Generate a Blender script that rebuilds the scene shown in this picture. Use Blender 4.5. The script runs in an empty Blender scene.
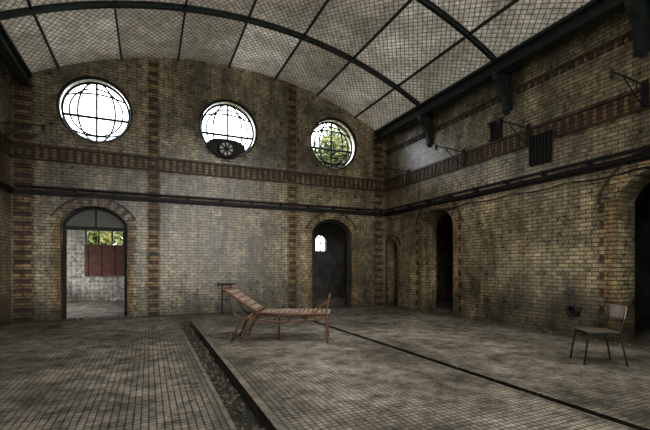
import bpy, bmesh, math, random
from mathutils import Vector, Matrix
random.seed(7)
S = bpy.context.scene
COL = S.collection
XL, XR, YB, YF = -2.95, 7.36, 11.4, -3.2
T = 0.5
CX, RV, ZC = 2.2, 10.4, 7.08
def vz(x): return ZC - RV + math.sqrt(RV*RV-(x-CX)**2)

# ---------------------------------------------------------------- materials
class NT:
    def __init__(s, name):
        s.m = bpy.data.materials.new(name); s.m.use_nodes = True
        s.n = s.m.node_tree.nodes; s.l = s.m.node_tree.links
        s.b = s.n['Principled BSDF']; s.out = s.n['Material Output']
    def new(s, t, **k):
        n = s.n.new(t)
        for a, v in k.items(): setattr(n, a, v)
        return n
    def math(s, op, a, b=None):
        n = s.new('ShaderNodeMath', operation=op)
        for i, v in enumerate((a, b)):
            if v is None: continue
            if isinstance(v, (int, float)): n.inputs[i].default_value = v
            else: s.l.new(v, n.inputs[i])
        return n.outputs[0]
    def noise(s, vec, scale, detail=5, rough=.6):
        n = s.new('ShaderNodeTexNoise'); n.inputs['Scale'].default_value = scale
        n.inputs['Detail'].default_value = detail; n.inputs['Roughness'].default_value = rough
        s.l.new(vec, n.inputs['Vector']); return n.outputs['Fac']
    def ramp(s, fac, stops):
        n = s.new('ShaderNodeValToRGB'); e = n.color_ramp.elements
        while len(e) < len(stops): e.new(.5)
        for i, (p, c) in enumerate(stops):
            e[i].position = p; e[i].color = (*c, 1) if len(c) == 3 else c
        s.l.new(fac, n.inputs[0]); return n.outputs[0]
    def mix(s, typ, fac, a, b):
        n = s.new('ShaderNodeMixRGB', blend_type=typ)
        for i, v in ((0, fac), (1, a), (2, b)):
            if isinstance(v, (int, float)): n.inputs[i].default_value = v
            elif isinstance(v, tuple): n.inputs[i].default_value = (*v, 1)
            else: s.l.new(v, n.inputs[i])
        return n.outputs[0]
    def pos(s):
        return s.new('ShaderNodeNewGeometry').outputs['Position']
    def bump(s, h, strength=.3, dist=.01):
        n = s.new('ShaderNodeBump'); n.inputs['Strength'].default_value = strength
        n.inputs['Distance'].default_value = dist
        s.l.new(h, n.inputs['Height']); s.l.new(n.outputs[0], s.b.inputs['Normal'])
    def vec(s, x, y, z):
        n = s.new('ShaderNodeCombineXYZ')
        for i, v in enumerate((x, y, z)):
            if isinstance(v, (int, float)): n.inputs[i].default_value = v
            else: s.l.new(v, n.inputs[i])
        return n.outputs[0]
    def sep(s, v):
        n = s.new('ShaderNodeSeparateXYZ'); s.l.new(v, n.inputs[0]); return n.outputs

def g(c): return (c, c, c)

def brick_mat(name, c1, c2, mortar, w=.25, h=.085, rough=(.22, .5), offset=.5, mort=.008, stain=1.0, bumps=.5, ior=1.5):
    t = NT(name); p = t.pos(); x, y, z = t.sep(p)
    u = t.math('ADD', x, y)
    v = t.vec(u, z, 0)
    b = t.new('ShaderNodeTexBrick'); t.l.new(v, b.inputs['Vector'])
    b.offset = offset
    b.inputs['Scale'].default_value = 1; b.inputs['Brick Width'].default_value = w
    b.inputs['Row Height'].default_value = h; b.inputs['Mortar Size'].default_value = mort
    b.inputs['Mortar Smooth'].default_value = .15; b.inputs['Bias'].default_value = -.15
    b.inputs['Color1'].default_value = (*c1, 1); b.inputs['Color2'].default_value = (*c2, 1)
    b.inputs['Mortar'].default_value = (*mortar, 1)
    big = t.noise(p, .55, 8, .7)
    streak = t.noise(t.vec(t.math('MULTIPLY', u, 2.2), 0, t.math('MULTIPLY', z, .35)), 1.3, 6, .65)
    fine = t.noise(p, 7, 7, .75)
    c = t.mix('MULTIPLY', stain, b.outputs['Color'], t.ramp(big, [(.36, (.30, .275, .235)), (.49, (.80, .78, .73)), (.62, (1.25, 1.23, 1.18))]))
    c = t.mix('MULTIPLY', .75*stain, c, t.ramp(streak, [(.37, (.27, .25, .21)), (.56, (1.1, 1.09, 1.06))]))
    c = t.mix('MULTIPLY', .85, c, t.ramp(fine, [(.38, (.30, .27, .235)), (.60, (1.35, 1.34, 1.31))]))
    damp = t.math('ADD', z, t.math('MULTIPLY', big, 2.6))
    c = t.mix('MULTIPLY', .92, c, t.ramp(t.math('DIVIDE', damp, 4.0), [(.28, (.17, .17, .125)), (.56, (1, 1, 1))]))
    t.l.new(c, t.b.inputs['Base Color'])
    r = t.new('ShaderNodeMapRange'); t.l.new(fine, r.inputs[0])
    r.inputs['From Min'].default_value = .3; r.inputs['From Max'].default_value = .7
    r.inputs['To Min'].default_value = rough[0]; r.inputs['To Max'].default_value = rough[1]
    t.l.new(r.outputs[0], t.b.inputs['Roughness'])
    t.b.inputs['IOR'].default_value = ior
    hgt = t.math('ADD', t.math('MULTIPLY', b.outputs['Fac'], -1), t.math('MULTIPLY', fine, .6))
    t.bump(hgt, bumps, .012)
    return t.m

def simple(name, col, rough=.6, metal=0, var=.5, scale=12, bump=.2):
    t = NT(name); p = t.pos(); n = t.noise(p, scale, 6, .65)
    c = t.mix('MULTIPLY', var, col, t.ramp(n, [(.3, (.25, .22, .2)), (.7, (1.5, 1.5, 1.5))]))
    t.l.new(c, t.b.inputs['Base Color']); t.b.inputs['Roughness'].default_value = rough
    t.b.inputs['Metallic'].default_value = metal
    if bump: t.bump(n, bump, .01)
    return t.m

M_wall = brick_mat('glazed_brick', (.55, .485, .325), (.38, .33, .215), (.05, .045, .035), w=.22, h=.076, mort=.0085, rough=(.24, .40), ior=1.85, bumps=.6)
M_tan = brick_mat('tan_brick', (.45, .34, .185), (.35, .26, .14), (.03, .02, .012), w=.34, h=.076, rough=(.35, .6), stain=.8)
M_brown = brick_mat('brown_brick', (.15, .09, .06), (.11, .072, .05), (.02, .015, .01), w=.34, h=.076, rough=(.35, .6), stain=.6)
M_white = brick_mat('white_tile', (.60, .59, .56), (.52, .52, .51), (.2, .2, .18), w=.15, h=.15, offset=0, rough=(.2, .4), stain=.35)
M_iron = simple('dark_green_iron', (.035, .05, .044), .5, .3, .6, 8)
M_black = simple('black_iron', (.018, .016, .014), .55, .2)
M_rust = simple('rusty_iron', (.17, .095, .06), .6, .15, .85, 25)
M_canvas = simple('stained_canvas', (.36, .29, .23), .85, 0, .85, 14)
M_stone = simple('edging_stone', (.20, .18, .15), .8, 0, .7, 9)
M_rubble = simple('rubble_stone', (.12, .11, .09), .9, 0, .8, 20)
M_dirt = simple('channel_dirt', (.03, .031, .02), .95, 0, .9, 14, .6)
M_wood = simple('chair_seat_plywood', (.10, .085, .07), .45, 0, .5, 8)
M_ply = simple('chair_back_plywood', (.36, .30, .28), .5, 0, .5, 8)
M_chair = simple('chair_steel', (.03, .028, .026), .4, .4, .5, 20)
M_board = simple('brown_board', (.12, .048, .032), .5, 0, .6, 5)
M_bark = simple('bark', (.05, .04, .03), .9)
M_dial = simple('dial_enamel', (.75, .75, .75), .4, 0, .2)
M_ground = simple('grass_ground', (.05, .07, .02), 1, 0, .8, 2)
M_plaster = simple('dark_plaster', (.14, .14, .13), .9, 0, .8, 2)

t = NT('leaf'); n = t.noise(t.pos(), 1.6, 4)
t.l.new(t.ramp(n, [(.35, (.03, .055, .012)), (.5, (.10, .13, .025)), (.65, (.30, .24, .05))]), t.b.inputs['Base Color'])
t.b.inputs['Roughness'].default_value = .7
M_leaf = t.m

# mosaic floor
t = NT('mosaic_floor_tile'); p = t.pos(); x, y, z = t.sep(p)
b = t.new('ShaderNodeTexBrick'); t.l.new(p, b.inputs['Vector']); b.offset = 0
for k, v in (('Scale', 1), ('Brick Width', .060), ('Row Height', .060), ('Mortar Size', .0062), ('Mortar Smooth', .25), ('Bias', 0)):
    b.inputs[k].default_value = v
b.inputs['Color1'].default_value = (.44, .405, .355, 1); b.inputs['Color2'].default_value = (.29, .265, .23, 1)
b.inputs['Mortar'].default_value = (.045, .042, .034, 1)
big = t.noise(p, .7, 8, .7); med = t.noise(p, 3.5, 8, .75); fine = t.noise(p, 28, 4, .6)
c = t.mix('MULTIPLY', 1, b.outputs['Color'], t.ramp(big, [(.38, (.34, .33, .29)), (.5, (.78, .77, .73)), (.62, (1.25, 1.23, 1.18))]))
c = t.mix('MULTIPLY', .9, c, t.ramp(med, [(.38, (.30, .29, .26)), (.53, (1.0, 1.0, 1.0)), (.66, (1.45, 1.42, 1.37))]))
c = t.mix('MIX', t.ramp(fine, [(.62, g(0)), (.70, g(.65))]), c, (.42, .395, .35))
dch = t.math('ABSOLUTE', t.math('SUBTRACT', x, .78))
dwl = t.math('MINIMUM', t.math('SUBTRACT', XR, x), t.math('SUBTRACT', YB, y))
dd = t.math('MINIMUM', t.math('MULTIPLY', dch, 1.6), t.math('ABSOLUTE', dwl))
moss = t.ramp(t.math('SUBTRACT', t.math('MULTIPLY', med, 1.6), dd), [(.28, g(0)), (.60, g(.8))])
c = t.mix('MIX', moss, c, (.05, .052, .03))
t.l.new(c, t.b.inputs['Base Color'])
t.l.new(t.ramp(med, [(.35, g(.7)), (.65, g(.34))]), t.b.inputs['Roughness'])
t.bump(t.math('ADD', t.math('MULTIPLY', b.outputs['Fac'], -1), med), .7, .009)
M_floor = t.m

# wired vault panels; translucency added so sky light lifts ceiling and hall
t = NT('wired_vault_panel'); p = t.pos(); x, y, z = t.sep(p)
k = 1/.125
def line(e):
    fr = t.math('FRACT', e); d = t.math('ABSOLUTE', t.math('SUBTRACT', fr, .5))
    return t.math('GREATER_THAN', d, .40)
l1 = line(t.math('MULTIPLY', t.math('ADD', x, t.math('MULTIPLY', y, .75)), k))
l2 = line(t.math('MULTIPLY', t.math('SUBTRACT', x, t.math('MULTIPLY', y, .75)), k))
ln = t.math('MAXIMUM', l1, l2)
cell = t.vec(t.math('FLOOR', t.math('DIVIDE', t.math('SUBTRACT', x, 2.1), 1.37)), t.math('FLOOR', t.math('DIVIDE', t.math('ADD', y, 1.6), 2.65)), 0)
wn = t.new('ShaderNodeTexWhiteNoise'); t.l.new(cell, wn.inputs['Vector'])
big = t.noise(p, 1.1, 7, .65); med = t.noise(p, 9, 6, .7)
c = t.ramp(big, [(.34, (.40, .365, .30)), (.5, (.56, .52, .44)), (.64, (.78, .74, .65))])
c = t.mix('MULTIPLY', .8, c, t.ramp(wn.outputs['Value'], [(0, (.62, .60, .55)), (1, (1.15, 1.15, 1.15))]))
c = t.mix('MULTIPLY', .7, c, t.ramp(med, [(.36, (.42, .40, .36)), (.62, (1.3, 1.3, 1.3))]))
c = t.mix('MIX', t.math('MULTIPLY', ln, .78), c, (.035, .033, .027))
t.l.new(c, t.b.inputs['Base Color']); t.b.inputs['Roughness'].default_value = .55
tr = t.new('ShaderNodeBsdfTranslucent'); t.l.new(c, tr.inputs[0])
mx = t.new('ShaderNodeMixShader'); mx.inputs[0].default_value = .050
t.l.new(t.b.outputs[0], mx.inputs[1]); t.l.new(tr.outputs[0], mx.inputs[2]); t.l.new(mx.outputs[0], t.out.inputs[0])
M_vault = t.m

t = NT('dirty_window_glass')
tp = t.new('ShaderNodeBsdfTransparent'); tp.inputs[0].default_value = (.84, .87, .89, 1)
gl = t.new('ShaderNodeBsdfGlossy'); gl.inputs['Roughness'].default_value = .1
mx = t.new('ShaderNodeMixShader'); mx.inputs[0].default_value = .05
t.l.new(tp.outputs[0], mx.inputs[1]); t.l.new(gl.outputs[0], mx.inputs[2]); t.l.new(mx.outputs[0], t.out.inputs[0])
M_glass = t.m
t = NT('frosted_fanlight')
tp = t.new('ShaderNodeBsdfTransparent'); tp.inputs[0].default_value = (.35, .37, .36, 1)
df = t.new('ShaderNodeBsdfDiffuse'); df.inputs[0].default_value = (.38, .38, .34, 1)
mx = t.new('ShaderNodeMixShader'); mx.inputs[0].default_value = .6
t.l.new(tp.outputs[0], mx.inputs[1]); t.l.new(df.outputs[0], mx.inputs[2]); t.l.new(mx.outputs[0], t.out.inputs[0])
M_fan = t.m

# ---------------------------------------------------------------- mesh helpers
def obj(name, bm, mats, smooth=False, parent=None):
    bmesh.ops.recalc_face_normals(bm, faces=bm.faces[:])
    me = bpy.data.meshes.new(name); bm.to_mesh(me); bm.free()
    for m in (mats if isinstance(mats, (list, tuple)) else [mats]): me.materials.append(m)
    if smooth:
        for f in me.polygons: f.use_smooth = True
    o = bpy.data.objects.new(name, me); COL.objects.link(o)
    if parent: o.parent = parent
    return o
def box(bm, x0, x1, y0, y1, z0, z1, mi=0):
    v = [bm.verts.new((x, y, z)) for x in (x0, x1) for y in (y0, y1) for z in (z0, z1)]
    for q in ((0,1,3,2),(4,6,7,5),(0,4,5,1),(2,3,7,6),(0,2,6,4),(1,5,7,3)):
        f = bm.faces.new([v[i] for i in q]); f.material_index = mi
def obox(bm, c, ax, ay, az, sx, sy, sz, mi=0):
    c = Vector(c); v = []
    for i in (-1, 1):
        for j in (-1, 1):
            for k in (-1, 1):
                v.append(bm.verts.new(c+ax*(i*sx/2)+ay*(j*sy/2)+az*(k*sz/2)))
    for q in ((0,1,3,2),(4,6,7,5),(0,4,5,1),(2,3,7,6),(0,2,6,4),(1,5,7,3)):
        f = bm.faces.new([v[i] for i in q]); f.material_index = mi
def prism(bm, prof, axis, a, b_, mi=0):
    def P(u, z, w): return (u, w, z) if axis == 'Y' else (w, u, z)
    A = [bm.verts.new(P(u, z, a)) for u, z in prof]; B = [bm.verts.new(P(u, z, b_)) for u, z in prof]
    n = len(prof)
    f = bm.faces.new(A); f.material_index = mi
    f = bm.faces.new(B[::-1]); f.material_index = mi
    for i in range(n):
        f = bm.faces.new((A[i], B[i], B[(i+1)%n], A[(i+1)%n])); f.material_index = mi
def tube(bm, pts, r, seg=8, mi=0, closed=False):
    pts = [Vector(p) for p in pts]; rings = []; n = len(pts)
    up = None
    for i, p in enumerate(pts):
        if closed: d = pts[(i+1)%n]-pts[i-1]
        else: d = pts[min(i+1, n-1)]-pts[max(i-1, 0)]
        d.normalize()
        if up is None:
            up = Vector((0,0,1)) if abs(d.z) < .9 else Vector((1,0,0))
        a = (up - d*up.dot(d))
        if a.length < 1e-4: a = d.orthogonal()
        a.normalize(); up = a; b2 = d.cross(a)
        rings.append([bm.verts.new(p+(a*math.cos(2*math.pi*k/seg)+b2*math.sin(2*math.pi*k/seg))*r) for k in range(seg)])
    for i in range(n if closed else n-1):
        A, B = rings[i], rings[(i+1)%n]
        for k in range(seg):
            f = bm.faces.new((A[k], A[(k+1)%seg], B[(k+1)%seg], B[k])); f.material_index = mi
    if not closed:
        bm.faces.new(rings[0]).material_index = mi; bm.faces.new(rings[-1][::-1]).material_index = mi
def smoothpts(pts, n=6):
    pts = [Vector(p) for p in pts]; out = []
    for i in range(len(pts)-1):
        p0 = pts[max(i-1,0)]; p1 = pts[i]; p2 = pts[i+1]; p3 = pts[min(i+2, len(pts)-1)]
        for k in range(n):
            s = k/n
            out.append(.5*((2*p1)+(p2-p0)*s+(2*p0-5*p1+4*p2-p3)*s*s+(3*p1-p0-3*p2+p3)*s**3))
    out.append(pts[-1]); return out
def arch_prof(c, w, zs, rise, z0=0., n=16):
    R = (w*w/4+rise*rise)/(2*rise); zc = zs+rise-R; a = math.asin(min(1, w/2/R))
    if rise > w/2-.001: a = math.pi/2
    return [(c-w/2, z0)] + [(c+R*math.sin(-a+2*a*i/n), zc+R*math.cos(-a+2*a*i/n)) for i in range(n+1)] + [(c+w/2, z0)]
def circ_prof(c, z, r, n=48):
    return [(c+r*math.cos(2*math.pi*i/n), z+r*math.sin(2*math.pi*i/n)) for i in range(n)]
def cut(o, builder):
    bm = bmesh.new(); builder(bm); c = obj('cutter_tmp', bm, M_wall)
    md = o.modifiers.new('b', 'BOOLEAN'); md.operation = 'DIFFERENCE'; md.solver = 'EXACT'; md.object = c
    dg = bpy.context.evaluated_depsgraph_get()
    me = bpy.data.meshes.new_from_object(o.evaluated_get(dg))
    o.modifiers.clear(); o.data = me
    bpy.data.objects.remove(c)
def empty(name, loc=(0, 0, 0), rz=0):
    e = bpy.data.objects.new(name, None); COL.objects.link(e); e.location = loc; e.rotation_euler = (0, 0, math.radians(rz)); return e

# ---------------------------------------------------------------- openings data
WZ, WR = 5.27, .84
WINX = (-1.22, 2.1, 5.44)
DOORS_B = ((-1.24, 1.46, 2.42, .42), (5.37, 1.40, 2.42, .42))
DOORS_R = ((8.70, 1.28, 2.45, .48), (10.88, .56, 1.98, .22), (3.38, 1.42, 2.45, .48))

# ---------------------------------------------------------------- room shell
def floor_piece(bm, x0, x1, y0, y1): box(bm, x0, x1, y0, y1, -.14, 0)
bm = bmesh.new()
CH = (.64, .92, 9.85); C2 = (3.54, 3.66, 9.85)
floor_piece(bm, -5, CH[0], -4, CH[2]); floor_piece(bm, CH[1], C2[0], -4, CH[2]); floor_piece(bm, C2[1], 11, -4, CH[2])
floor_piece(bm, -5, 11, CH[2], 20)
box(bm, CH[0], CH[1], -4, CH[2], -.2, -.09, 1); box(bm, C2[0], C2[1], -4, C2[2], -.2, -.07, 1)
obj('floor', bm, [M_floor, M_dirt])
bm = bmesh.new()
y = -3.9
while y < 9.8:
    L = .5; box(bm, CH[1], CH[1]+.07, y, min(y+L-.012, 9.84), -.02, .022); box(bm, CH[0]-.045, CH[0], y, min(y+L-.012, 9.84), -.02, .008)
    box(bm, C2[0]-.03, C2[0], y, min(y+L-.01, 9.84), -.02, .006); y += L
obj('trim_2', bm, M_stone)
bm = bmesh.new(); box(bm, -60, 60, -30, 70, -.5, -.25); obj('ground', bm, M_ground)

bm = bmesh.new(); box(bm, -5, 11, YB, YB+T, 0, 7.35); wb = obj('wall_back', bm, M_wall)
def f(bm):
    for x in WINX: prism(bm, circ_prof(x, WZ, WR), 'Y', YB-.3, YB+T+.3)
    for c, w, zs, r in DOORS_B: prism(bm, arch_prof(c, w, zs, r, -.2), 'Y', YB-.3, YB+T+.3)
cut(wb, f)
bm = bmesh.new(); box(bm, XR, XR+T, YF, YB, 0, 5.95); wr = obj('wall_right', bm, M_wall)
def f(bm):
    for c, w, zs, r in DOORS_R: prism(bm, arch_prof(c, w, zs, r, -.2), 'X', XR-.3, XR+T+.3)
    box(bm, XR-.3, XR+.2, 6.48, 6.95, 4.25, 4.73)
cut(wr, f)
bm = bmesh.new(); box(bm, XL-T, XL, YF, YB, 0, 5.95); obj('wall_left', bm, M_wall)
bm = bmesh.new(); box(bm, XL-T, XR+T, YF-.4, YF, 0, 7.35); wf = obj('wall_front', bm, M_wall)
def f(bm):
    for x in WINX: prism(bm, circ_prof(x, WZ, WR), 'Y', YF-.8, YF+.3); prism(bm, arch_prof(x, 1.5, 3.0, .5, .9), 'Y', YF-.8, YF+.3)
cut(wf, f)

# vault
bm = bmesh.new(); N = 60; prev = None
for i in range(N+1):
    x = XL-.35+(XR-XL+.7)*i/N; z = vz(x)
    cur = (bm.verts.new((x, YF-.2, z)), bm.verts.new((x, YB+.02, z)))
    if prev: bm.faces.new((prev[0], cur[0], cur[1], prev[1]))
    prev = cur
obj('ceiling', bm, M_vault, True)

bm = bmesh.new()
RY = (9.0, 6.35, 3.7, 1.05, -1.6)
def rib(y, w, top, dep, x0=XL+.45, x1=XR-.4):
    n = 44; pr = None
    for i in range(n+1):
        x = x0+(x1-x0)*i/n; z = vz(x)
        c = [bm.verts.new(q) for q in ((x, y-w/2, z-top), (x, y+w/2, z-top), (x, y+w/2, z-dep), (x, y-w/2, z-dep))]
        if pr:
            for k in range(4): bm.faces.new((pr[k], pr[(k+1)%4], c[(k+1)%4], c[k]))
        pr = c
for y in RY: rib(y, .035, .004, .10); rib(y, .08, .004, .02); rib(y, .08, .10, .12)
for i in range(-3, 4):
    x = 2.1+i*1.37; z = vz(x); box(bm, x-.02, x+.02, YF, YB, z-.06, z-.003)
for sx, x in ((1, XR-.3), (-1, XL+.3)):
    zt = vz(x)
    box(bm, x-.13, x+.13, YF, YB, zt-.06, zt+.0); box(bm, x-.035, x+.035, YF, YB, zt-.26, zt-.04); box(bm, x-.12, x+.12, YF, YB, zt-.31, zt-.26)
    wx = XR if sx > 0 else XL
    xa, xb = sorted((x, wx)); box(bm, xa, xb, YF, YB, zt-.12, zt-.06)
    for y in RY:
        z1 = zt-.3
        pf = [(wx, z1), (wx-sx*.42, z1), (wx-sx*.40, z1-.12), (wx-sx*.27, z1-.28), (wx-sx*.15, z1-.5), (wx-sx*.09, z1-.75), (wx, z1-.85)]
        prism(bm, pf, 'Y', y-.06, y+.06)
        box(bm, *sorted((wx, wx-sx*.035)), y-.13, y+.13, z1-.8, z1+.2)
obj('roof_frame', bm, M_iron)

# trim: friezes with dentils
bm = bmesh.new()
def runs(bm, z0, z1, d, mi=0):
    box(bm, XL, XR, YB-d, YB, z0, z1, mi); box(bm, XR-d, XR, YF, YB-d, z0, z1, mi); box(bm, XL, XL+d, YF, YB-d, z0, z1, mi)
runs(bm, 3.90, 4.18, .012, 1); runs(bm, 4.18, 4.235, .045, 0); runs(bm, 3.85, 3.90, .04, 0)
n = int((XR-XL)/.17)
for i in range(n):
    x = XL+.05+i*.17
    box(bm, x, x+.085, YB-.035, YB-.01, 3.91, 4.17, 0)
n = int((YB-YF)/.17)
for i in range(n):
    y = YF+.05+i*.17
    for a, b2 in ((XR-.035, XR-.01), (XL+.01, XL+.035)):
        box(bm, a, b2, y, y+.085, 3.91, 4.17, 0)
    box(bm, XR-.03, XR, y, y+.09, 5.08, 5.2, 0)
box(bm, XR-.04, XR, YF, YB-.05, 5.2, 5.24, 0)
obj('trim_3', bm, [M_brown, M_tan])
bm = bmesh.new(); runs(bm, 3.02, 3.07, .04); runs(bm, 3.07, 3.14, .08)
obj('trim_4', bm, M_black)
bm = bmesh.new()
tube(bm, [(XL+.12, YB-.13, 3.20), (XR-.13, YB-.13, 3.20), (XR-.13, YF+.05, 3.20)], .028)
for i in range(12): box(bm, XL+.4+i*.88, XL+.43+i*.88, YB-.17, YB, 3.14, 3.24)
for i in range(15): box(bm, XR-.17, XR, YB-.6-i*.9, YB-.57-i*.9, 3.14, 3.24)
pp = []
for i in range(60):
    yy = YB-.15-i*.22; pp.append((XR-.045, yy, 2.93-.07*abs(math.sin(i*.55))))
tube(bm, pp, .012, 5)
obj('wall_pipe', bm, M_black)

# pilaster strips
bm = bmesh.new()
def strip_b(x0, x1, y0=YB-.03):
    z = 0; i = 0; h = .076*1.5
    while z < 7.0:
        zt = min(z+h, vz((x0+x1)/2)-.02)
        if zt <= z+.02: break
        m = i % 2
        w = 0 if m else .05
        box(bm, x0+w, x1-w, y0, YB, z+.004, zt-.004, m)
        if not m:
            box(bm, x0, x0+w, YB-.012, YB, z+.004, zt-.004, 1); box(bm, x1-w, x1, YB-.012, YB, z+.004, zt-.004, 1)
        z += h; i += 1
strip_b(-.04, .28); strip_b(3.86, 4.18); strip_b(XL+.02, XL+.44); strip_b(XR-.46, XR-.04)
obj('trim_5', bm, [M_brown, M_tan])

# arch surrounds
def surround(name, c, w, zs, rise, axis, face, sgn, t_=.26):
    bm = bmesh.new(); R = (w*w/4+rise*rise)/(2*rise); zc = zs+rise-R; a = math.asin(w/2/R)
    n = max(8, int(2*a*(R+.1)/.1)); d = .03
    for i in range(n):
        a0 = -a+2*a*i/n+.004; a1 = -a+2*a*(i+1)/n-.004
        prof = [(c+q*math.sin(x), zc+q*math.cos(x)) for q, x in ((R, a0), (R+t_, a0), (R+t_, a1), (R, a1))]
        prism(bm, prof, axis, face, face+sgn*d, i % 2)
    m = 16
    for i in range(m):
        a0 = -a+2*a*i/m; a1 = -a+2*a*(i+1)/m
        prism(bm, [(c+q*math.sin(x), zc+q*math.cos(x)) for q, x in ((R+t_, a0), (R+t_+.045, a0), (R+t_+.045, a1), (R+t_, a1))], axis, face, face+sgn*.05, 2)
    z = 0; i = 0
    while z < zs-.01:
        zt = min(z+.152, zs)
        ww = t_ if i % 2 else t_*.72
        for s in (-1, 1):
            u0, u1 = sorted((c+s*w/2, c+s*(w/2+ww)))
            prism(bm, [(u0, z+.004), (u1, z+.004), (u1, zt-.004), (u0, zt-.004)], axis, face, face+sgn*d, 0)
            if i % 2 and axis == 'X' and w > 1:
                u0, u1 = sorted((c+s*(w/2+ww*.72), c+s*(w/2+ww)))
                prism(bm, [(u0, z+.01), (u1, z+.01), (u1, zt-.01), (u0, zt-.01)], axis, face+sgn*d, face+sgn*(d+.004), 2)
        z += .152; i += 1
    return obj(name, bm, [M_tan, M_wall, M_brown])
k = 7
for c, w, zs, r in DOORS_B: surround('trim_%d' % k, c, w, zs, r, 'Y', YB, -1, .2); k += 1
for c, w, zs, r in DOORS_R: surround('trim_%d' % k, c, w, zs, r, 'X', XR, -1, .12 if w < 1 else .28); k += 1

# round windows
for wi, x in enumerate(WINX):
    e = empty('window_%d' % (wi+1), (x, YB, WZ))
    bm = bmesh.new(); n = 44
    for i in range(n):
        a0 = 2*math.pi*i/n+.006; a1 = 2*math.pi*(i+1)/n-.006
        prism(bm, [(q*math.cos(a), q*math.sin(a)) for q, a in ((WR, a0), (WR+.12, a0), (WR+.12, a1), (WR, a1))], 'Y', -.03, 0, 0 if i % 4 else 1)
    obj('brick_ring', bm, [M_wall, M_tan], parent=e)
    bm = bmesh.new()
    def ring(r, th, y=.2): tube(bm, [(r*math.cos(2*math.pi*i/56), y, r*math.sin(2*math.pi*i/56)) for i in range(56)], th, 6, 0, True)
    ring(WR-.02, .045, .04); ring(WR-.09, .03, .2); ring(.60, .020)
    h = WR-.08
    tube(bm, [(0, .2, -h), (0, .2, h)], .026, 6)
    tube(bm, [(-h, .2, -.14), (h, .2, -.14)], .034, 6)
    for q in (-.42, .42):
        tube(bm, [(q*math.cos(a*math.pi/20), .2, h*math.sin(a*math.pi/20)) for a in range(-10, 11)], .022, 6)
    for z0, bow in ((.34, .13), (-.5, -.12)):
        hw = math.sqrt(h*h-z0*z0)
        tube(bm, [(hw*a/8, .2, z0+bow*(1-(a/8)**2)) for a in range(-8, 9)], .022, 6)
    obj('glazing_bars', bm, M_black, parent=e)
    bm = bmesh.new(); prism(bm, circ_prof(0, 0, WR-.05), 'Y', .22, .224); obj('glass', bm, M_glass, parent=e)

# clock / dial on dark bracket
e = empty('wall_clock', (2.0, YB-.03, 4.64))
bm = bmesh.new()
pf = [(-.62, .02), (-.60, .16), (-.48, .27), (-.3, .33), (0, .35), (.3, .33), (.48, .27), (.60, .16), (.62, .02), (.42, -.16), (.28, -.27), (0, -.32), (-.28, -.27), (-.42, -.16)]
pf = [(a*.88, b2*.82) for a, b2 in pf]
prism(bm, pf, 'Y', -.1, 0); obj('backboard', bm, M_black, parent=e)
bm = bmesh.new(); prism(bm, circ_prof(0, 0, .19, 32), 'Y', -.125, -.1); obj('dial', bm, M_dial, parent=e)
bm = bmesh.new()
tube(bm, [(.21*math.cos(2*math.pi*i/32), -.12, .21*math.sin(2*math.pi*i/32)) for i in range(32)], .03, 6, 0, True)
for i in range(8):
    a = math.pi*2*i/8+.2; d = Vector((math.cos(a), 0, math.sin(a)))
    obox(bm, d*.12+Vector((0, -.13, 0)), d, Vector((0, 1, 0)), d.cross(Vector((0, 1, 0))), .13, .01, .04)
prism(bm, circ_prof(0, 0, .07, 16), 'Y', -.14, -.125)
obj('wheel_tracery', bm, M_black, parent=e)

# doors
def door_frame(name, c, w, zs, rise, fan=True):
    e = empty(name, (c, YB+.2, 0))
    bm = bmesh.new(); ww = w-.02
    R = (ww*ww/4+rise*rise)/(2*rise); zc = zs+rise-R; a = math.asin(ww/2/R)
    box(bm, -ww/2, -ww/2+.07, 0, .1, 0, zs); box(bm, ww/2-.07, ww/2, 0, .1, 0, zs)
    m = 16
    for i in range(m):
        a0 = -a+2*a*i/m; a1 = -a+2*a*(i+1)/m
        prism(bm, [(q*math.sin(x), zc+q*math.cos(x)) for q, x in ((R-.07, a0), (R-.005, a0), (R-.005, a1), (R-.07, a1))], 'Y', 0, .1)
    if fan:
        box(bm, -ww/2+.07, ww/2-.07, 0, .1, 2.24, 2.33); box(bm, -.02, .02, .02, .08, 2.33, zs+rise-.06)
    obj('frame', bm, M_black, parent=e)
    if fan:
        bm = bmesh.new(); prism(bm, arch_prof(0, ww-.14, zs, rise-.07, 2.33), 'Y', .045, .055); obj('fanlight_glass', bm, M_fan, parent=e)
    return e
door_frame('door_1', *DOORS_B[0])
door_frame('door_2', *DOORS_B[1], fan=False)
e = empty('door_3', (4.75, YB+.55, 0), 72)
bm = bmesh.new()
box(bm, 0, .09, 0, .05, .02, 2.3); box(bm, .57, .66, 0, .05, .02, 2.3)
for z0, z1 in ((.0, .22), (.95, 1.07), (2.18, 2.3)): box(bm, .09, .57, 0, .05, z0, z1)
box(bm, .09, .57, .02, .035, .22, .95); box(bm, .31, .34, .01, .04, 1.07, 2.18); box(bm, .09, .57, .01, .04, 1.6, 1.63)
obj('leaf_frame', bm, M_black, parent=e)

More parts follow.
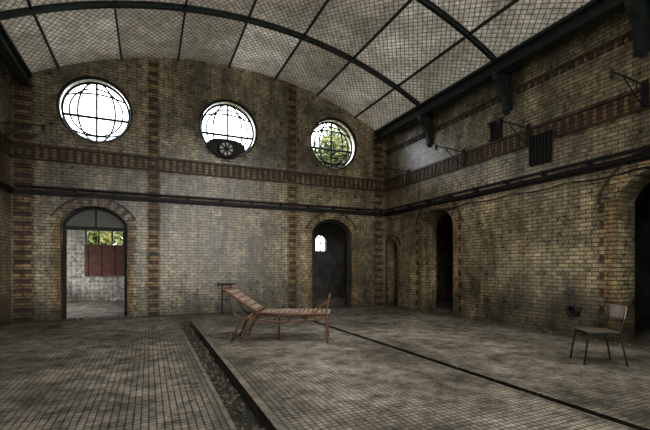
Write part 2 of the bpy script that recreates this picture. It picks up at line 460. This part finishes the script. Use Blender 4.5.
# annex rooms beyond the openings
def shell(name, x0, x1, y0, y1, z, mat, sides='LRB'):
    out = {}
    if 'L' in sides:
        bm = bmesh.new(); box(bm, x0-.2, x0, y0, y1, 0, z); out['L'] = obj('wall_%s_left' % name, bm, mat)
    if 'R' in sides:
        bm = bmesh.new(); box(bm, x1, x1+.2, y0, y1, 0, z); out['R'] = obj('wall_%s_right' % name, bm, mat)
    if 'B' in sides:
        bm = bmesh.new(); box(bm, x0-.2, x1+.2, y1, y1+.2, 0, z); out['B'] = obj('wall_%s_back' % name, bm, mat)
    if 'F' in sides:
        bm = bmesh.new(); box(bm, x0-.2, x1+.2, y0-.2, y0, 0, z); out['F'] = obj('wall_%s_front' % name, bm, mat)
    bm = bmesh.new(); box(bm, x0-.2, x1+.2, y0-(0.2 if 'F' in sides else 0), y1+.2, z, z+.15); obj('ceiling_%s' % name, bm, M_plaster)
    return out
A = shell('washroom', -4.2, 1.8, YB+T, 17, 3.3, M_white)
def f(bm): box(bm, -2.16, -.86, 16.8, 17.4, 2.14, 2.66)
cut(A['B'], f)
def f(bm): box(bm, -4.6, -3.9, 12.6, 16.6, .9, 3.0)  # unseen side opening, added to let sky light into the washroom
cut(A['L'], f)
e = empty('window_4', (0, 0, 0))
bm = bmesh.new(); box(bm, -2.18, -.84, 16.93, 16.995, .95, 2.14)
for xx in (-2.1, -1.66, -1.22, -.9): box(bm, xx, xx+.03, 16.91, 16.93, .97, 2.12)
obj('brown_panel', bm, M_board, parent=e)
bm = bmesh.new()
for xx in (-2.16, -1.74, -1.3, -.91): box(bm, xx, xx+.05, 17.02, 17.08, 2.14, 2.66)
obj('mullions', bm, M_black, parent=e)
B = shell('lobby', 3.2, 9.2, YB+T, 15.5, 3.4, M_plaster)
def f(bm): prism(bm, arch_prof(6.78, .5, 2.45, .22, 2.0), 'Y', 15.3, 15.9)
cut(B['B'], f)
def f(bm): box(bm, 9.0, 9.6, 13.0, 14.2, 1.7, 2.6)  # unseen side opening, added and sized for light in the lobby
cut(B['R'], f)
bm = bmesh.new(); box(bm, 6.755, 6.805, 15.56, 15.6, 2.0, 2.66); box(bm, 6.53, 7.03, 15.56, 15.6, 2.3, 2.34); obj('window_5', bm, M_black)
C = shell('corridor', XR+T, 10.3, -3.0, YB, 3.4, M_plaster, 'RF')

# wall lamp arms
def lamp(x, y, sx):
    e = empty('wall_lamp_bracket', (x, y, 4.22))
    bm = bmesh.new()
    box(bm, *sorted((0, -sx*.02)), -.05, .05, -.35, .1)
    tube(bm, [(-sx*.01, 0, 0), (-sx*.5, 0, .04), (-sx*.88, 0, .05)], .013, 6)
    tube(bm, smoothpts([(-sx*.01, 0, -.3), (-sx*.2, 0, -.26), (-sx*.45, 0, -.08), (-sx*.6, 0, .04)]), .01, 6)
    tube(bm, [(-sx*.25, 0, .02), (-sx*.25, 0, -.23)], .008, 6)
    tube(bm, [(-sx*.88, 0, .08), (-sx*.88, 0, -.04)], .03, 8)
    obj('arm', bm, M_black, parent=e)
for y in (9.96, 7.66, 5.79, 3.65): lamp(XR-.045, y, 1)
for y in (9.96, 7.66): lamp(XL+.045, y, -1)
bm = bmesh.new(); box(bm, XR-.06, XR, 5.28, 5.76, 3.42, 4.04)
for i in range(7): box(bm, XR-.09, XR-.06, 5.30+i*.07, 5.33+i*.07, 3.44, 4.02)
obj('vent_grille', bm, M_black)
bm = bmesh.new(); box(bm, XR+.12, XR+.19, 6.49, 6.94, 4.26, 4.72); obj('niche_panel', bm, M_black)
bm = bmesh.new(); tube(bm, [(XR-.05, 4.85+.09*math.cos(a*math.pi/10), .47+.09*math.sin(a*math.pi/10)) for a in range(20)], .03, 6, 0, True)
prism(bm, circ_prof(4.85, .47, .07, 20), 'X', XR-.03, XR); obj('pipe_outlet', bm, M_black)
bm = bmesh.new()
tube(bm, [(1.72, YB-.35, .82), (2.2, YB-.35, .82)], .02); tube(bm, [(1.85, YB-.35, 0), (1.85, YB-.35, .82)], .02)
tube(bm, [(2.08, YB-.35, 0), (2.08, YB-.35, .82)], .014); tube(bm, [(1.85, YB-.35, .4), (2.08, YB-.35, .4)], .012)
tube(bm, [(1.85, YB-.35, .6), (1.85, YB-.03, .6)], .012)
obj('handrail', bm, M_black)

# ---------------------------------------------------------------- lounge
e = empty('chaise_lounge', (1.44, 6.75, 0), -26)
W = .62; r = .02
bm = bmesh.new()
for y in (0, W):
    tube(bm, [(.22, y, .50), (.9, y, .49), (1.5, y, .50)], r)
    tube(bm, [(.30, y, .51), (-.28, y, .90), (-.33, y, .92)], r)
    tube(bm, smoothpts([(.02, y, .42), (.2, y, .40), (.75, y, .36), (1.3, y, .40), (1.5, y, .43)]), .015)
    for i in range(5): tube(bm, [(.3+i*.26, y, .38 if 0 < i < 4 else .40), (.43+i*.26, y, .49)], .010, 6)
    for i in range(4): tube(bm, [(.43+i*.26, y, .49), (.56+i*.26, y, .38)], .010, 6)
    tube(bm, smoothpts([(.30, y, .50), (.16, y, .36), (.04, y, .16), (0, y, 0)]), r)
    tube(bm, smoothpts([(-.18, y, .83), (-.14, y, .55), (0, y, .43), (.22, y, .42)]), .014)
    tube(bm, [(-.16, y, 0), (-.04, y, .3), (.22, y, .5)], r)
    tube(bm, smoothpts([(1.50, y, 0), (1.48, y, .3), (1.49, y, .6), (1.53, y, .80)]), r)
    tube(bm, smoothpts([(1.22, y, .5), (1.33, y, .57), (1.43, y, .66), (1.50, y, .70)]), .012)
tube(bm, [(-.33, 0, .92), (-.33, W, .92)], r); tube(bm, [(1.5, 0, .5), (1.5, W, .5)], r); tube(bm, [(1.53, 0, .80), (1.53, W, .80)], r)
tube(bm, [(.3, 0, .5), (.3, W, .5)], r); tube(bm, [(1.48, 0, .22), (1.48, W, .22)], .012); tube(bm, [(.04, 0, .16), (.04, W, .16)], .012)
tube(bm, [(-.04, 0, .3), (-.04, W, .3)], .012)
tube(bm, [(.62, W*.5, 0), (.62, W*.5, .47)], .02); tube(bm, [(.62, 0, .38), (.62, W, .38)], .012); tube(bm, [(.55, W*.5, .015), (.7, W*.5, .015)], .015)
obj('frame', bm, M_rust, True, parent=e)
bm = bmesh.new()
for i in range(15):
    x = .36+i*.08; box(bm, x, x+.055, .01, W-.01, .505, .525)
obj('seat_slats', bm, M_canvas, parent=e)
bm = bmesh.new()
a = Vector((-.58, 0, .39)).normalized(); nn = Vector((a.z, 0, -a.x))*-1
if nn.z < 0: nn = -nn
st = Vector((.30, W/2, .51))
obox(bm, st+a*.36+nn*.02, a, Vector((0, 1, 0)), nn, .66, W-.06, .018)
obj('back_canvas', bm, M_canvas, parent=e)
bm = bmesh.new()
for i in range(6): obox(bm, st+a*(.06+i*.12)+nn*.035, a, Vector((0, 1, 0)), nn, .022, W-.03, .01)
obj('back_slats', bm, M_rust, parent=e)

# ---------------------------------------------------------------- chair
e = empty('metal_chair', (5.58, 3.36, 0), 147)
bm = bmesh.new(); r = .0125
for y in (-.18, .18):
    tube(bm, [(.25, y*1.1, 0), (.19, y, .41), (.17, y, .422), (-.17, y, .425)], r)
    tube(bm, smoothpts([(-.27, y*1.1, 0), (-.20, y, .40), (-.21, y, .5), (-.27, y*.95, .76)]), r)
tube(bm, [(.19, -.18, .41), (.19, .18, .41)], r); tube(bm, [(-.19, -.18, .41), (-.19, .18, .41)], r)
obj('frame', bm, M_chair, True, parent=e)
bm = bmesh.new(); box(bm, -.2, .22, -.19, .19, .433, .447); s = obj('seat', bm, M_wood, parent=e)
bv = s.modifiers.new('b', 'BEVEL'); bv.width = .005; bv.segments = 2
bm = bmesh.new(); pr = None
for i in range(9):
    y = -.19+.0475*i; x = -.25-.03*math.cos(y/.19*1.3)
    c = [bm.verts.new(q) for q in ((x+.014, y, .62), (x+.026, y, .62), (x, y, .78), (x-.012, y, .78))]
    if pr:
        for k2 in range(4): bm.faces.new((pr[k2], pr[(k2+1)%4], c[(k2+1)%4], c[k2]))
    else: bm.faces.new(c)
    pr = c
bm.faces.new(pr[::-1]); obj('backrest', bm, M_ply, parent=e)

# ---------------------------------------------------------------- rubble
def stone(bm, x, y, z, s):
    v = bmesh.ops.create_icosphere(bm, subdivisions=1, radius=s, matrix=Matrix.Translation((x, y, z+s*.35)))['verts']
    for q in v:
        q.co += Vector((random.uniform(-.3, .3)*s, random.uniform(-.3, .3)*s, random.uniform(-.25, .25)*s))
bm = bmesh.new()
for i in range(420): stone(bm, random.uniform(.67, .89), random.uniform(1, 9.8), -.09, random.uniform(.008, .028))
obj('channel_gravel', bm, M_rubble)
bm = bmesh.new()
for i in range(170): stone(bm, random.uniform(XL+.1, XR-.1), YB-.06-abs(random.gauss(0, .15)), 0, random.uniform(.01, .035))
obj('rubble', bm, M_rubble)
bm = bmesh.new()
for i in range(170): stone(bm, XR-.06-abs(random.gauss(0, .18)), random.uniform(2, YB-.6), 0, random.uniform(.008, .032))
obj('rubble', bm, M_rubble)

# ---------------------------------------------------------------- trees outside
def tree(loc, cz, rad, cnt, ls):
    e = empty('tree', loc)
    bm = bmesh.new(); tube(bm, smoothpts([(0, 0, -.25), (.1, 0, cz*.4), (-.1, .1, cz*.8), (0, 0, cz+rad*.5)]), .18)
    cl = []
    for i in range(22):
        d = Vector((random.gauss(0, 1), random.gauss(0, 1), random.gauss(0, .8))).normalized()*rad*random.uniform(.3, .95)
        cl.append(d+Vector((0, 0, cz))); tube(bm, smoothpts([(0, 0, cz*.7), d*.4+Vector((0, 0, cz*.85)), d+Vector((0, 0, cz))], 4), .035, 5)
    obj('trunk', bm, M_bark, True, parent=e)
    bm = bmesh.new()
    for i in range(cnt):
        c = random.choice(cl); p = c+Vector([random.gauss(0, rad*.22) for _ in range(3)])
        a = Vector([random.gauss(0, 1) for _ in range(3)]).normalized(); b2 = a.orthogonal().normalized(); s = ls*random.uniform(.6, 1.2)
        bm.faces.new([bm.verts.new(p+q) for q in (a*s, b2*s*.5, -a*s, -b2*s*.5)])
    me = bpy.data.meshes.new('foliage'); bm.to_mesh(me); bm.free(); me.materials.append(M_leaf)
    o = bpy.data.objects.new('foliage', me); COL.objects.link(o); o.parent = e
tree((11.6, 24, 0), 8.7, 2.9, 11000, .18)
tree((-2.2, 23.5, 0), 3.4, 2.2, 4500, .16)

# ---------------------------------------------------------------- world + lights
w = bpy.data.worlds.new('overcast_sky'); S.world = w; w.use_nodes = True
bg = w.node_tree.nodes['Background']; bg.inputs[0].default_value = (.97, .98, 1, 1); bg.inputs[1].default_value = 9.0
def area(name, loc, rot, sx, sy, p=0, col=(1, .96, .9), portal=False, spread=180):
    l = bpy.data.lights.new(name, 'AREA'); l.shape = 'RECTANGLE'; l.size = sx; l.size_y = sy
    l.cycles.is_portal = portal; l.energy = p if p else 10; l.color = col; l.spread = math.radians(spread)
    o = bpy.data.objects.new(name, l); COL.objects.link(o); o.location = loc; o.rotation_euler = [math.radians(q) for q in rot]
for i, x in enumerate(WINX):
    area('window_portal', (x, YB+T-.02, WZ), (-90, 0, 0), 1.7, 1.7, portal=True)
    area('window_daylight', (x, YF-.6, 3.6), (80, 0, 0), 1.8, 5.4, (20, 60, 80)[i])  # fill lamps added behind the camera, outside the front wall
area('window_portal', (-4.38, 14.6, 1.95), (0, -90, 0), 2.1, 4, portal=True)  # sampling portal over the washroom's added side opening
area('rooflight_daylight', (3.0, 3.0, 6.8), (28, 0, 0), 3.0, 1.8, 190, spread=105)  # unseen fill lamp added under the vault to brighten the floor

cam = bpy.data.cameras.new('camera'); cam.sensor_width = 36; cam.lens = 392/650*36; cam.shift_y = .08
co = bpy.data.objects.new('camera', cam); COL.objects.link(co); co.location = (0, 0, 1.3)
co.rotation_euler = (math.radians(90), 0, math.radians(-24.2)); S.camera = co
S.view_settings.view_transform = 'Standard'
S.view_settings.gamma = 0.9
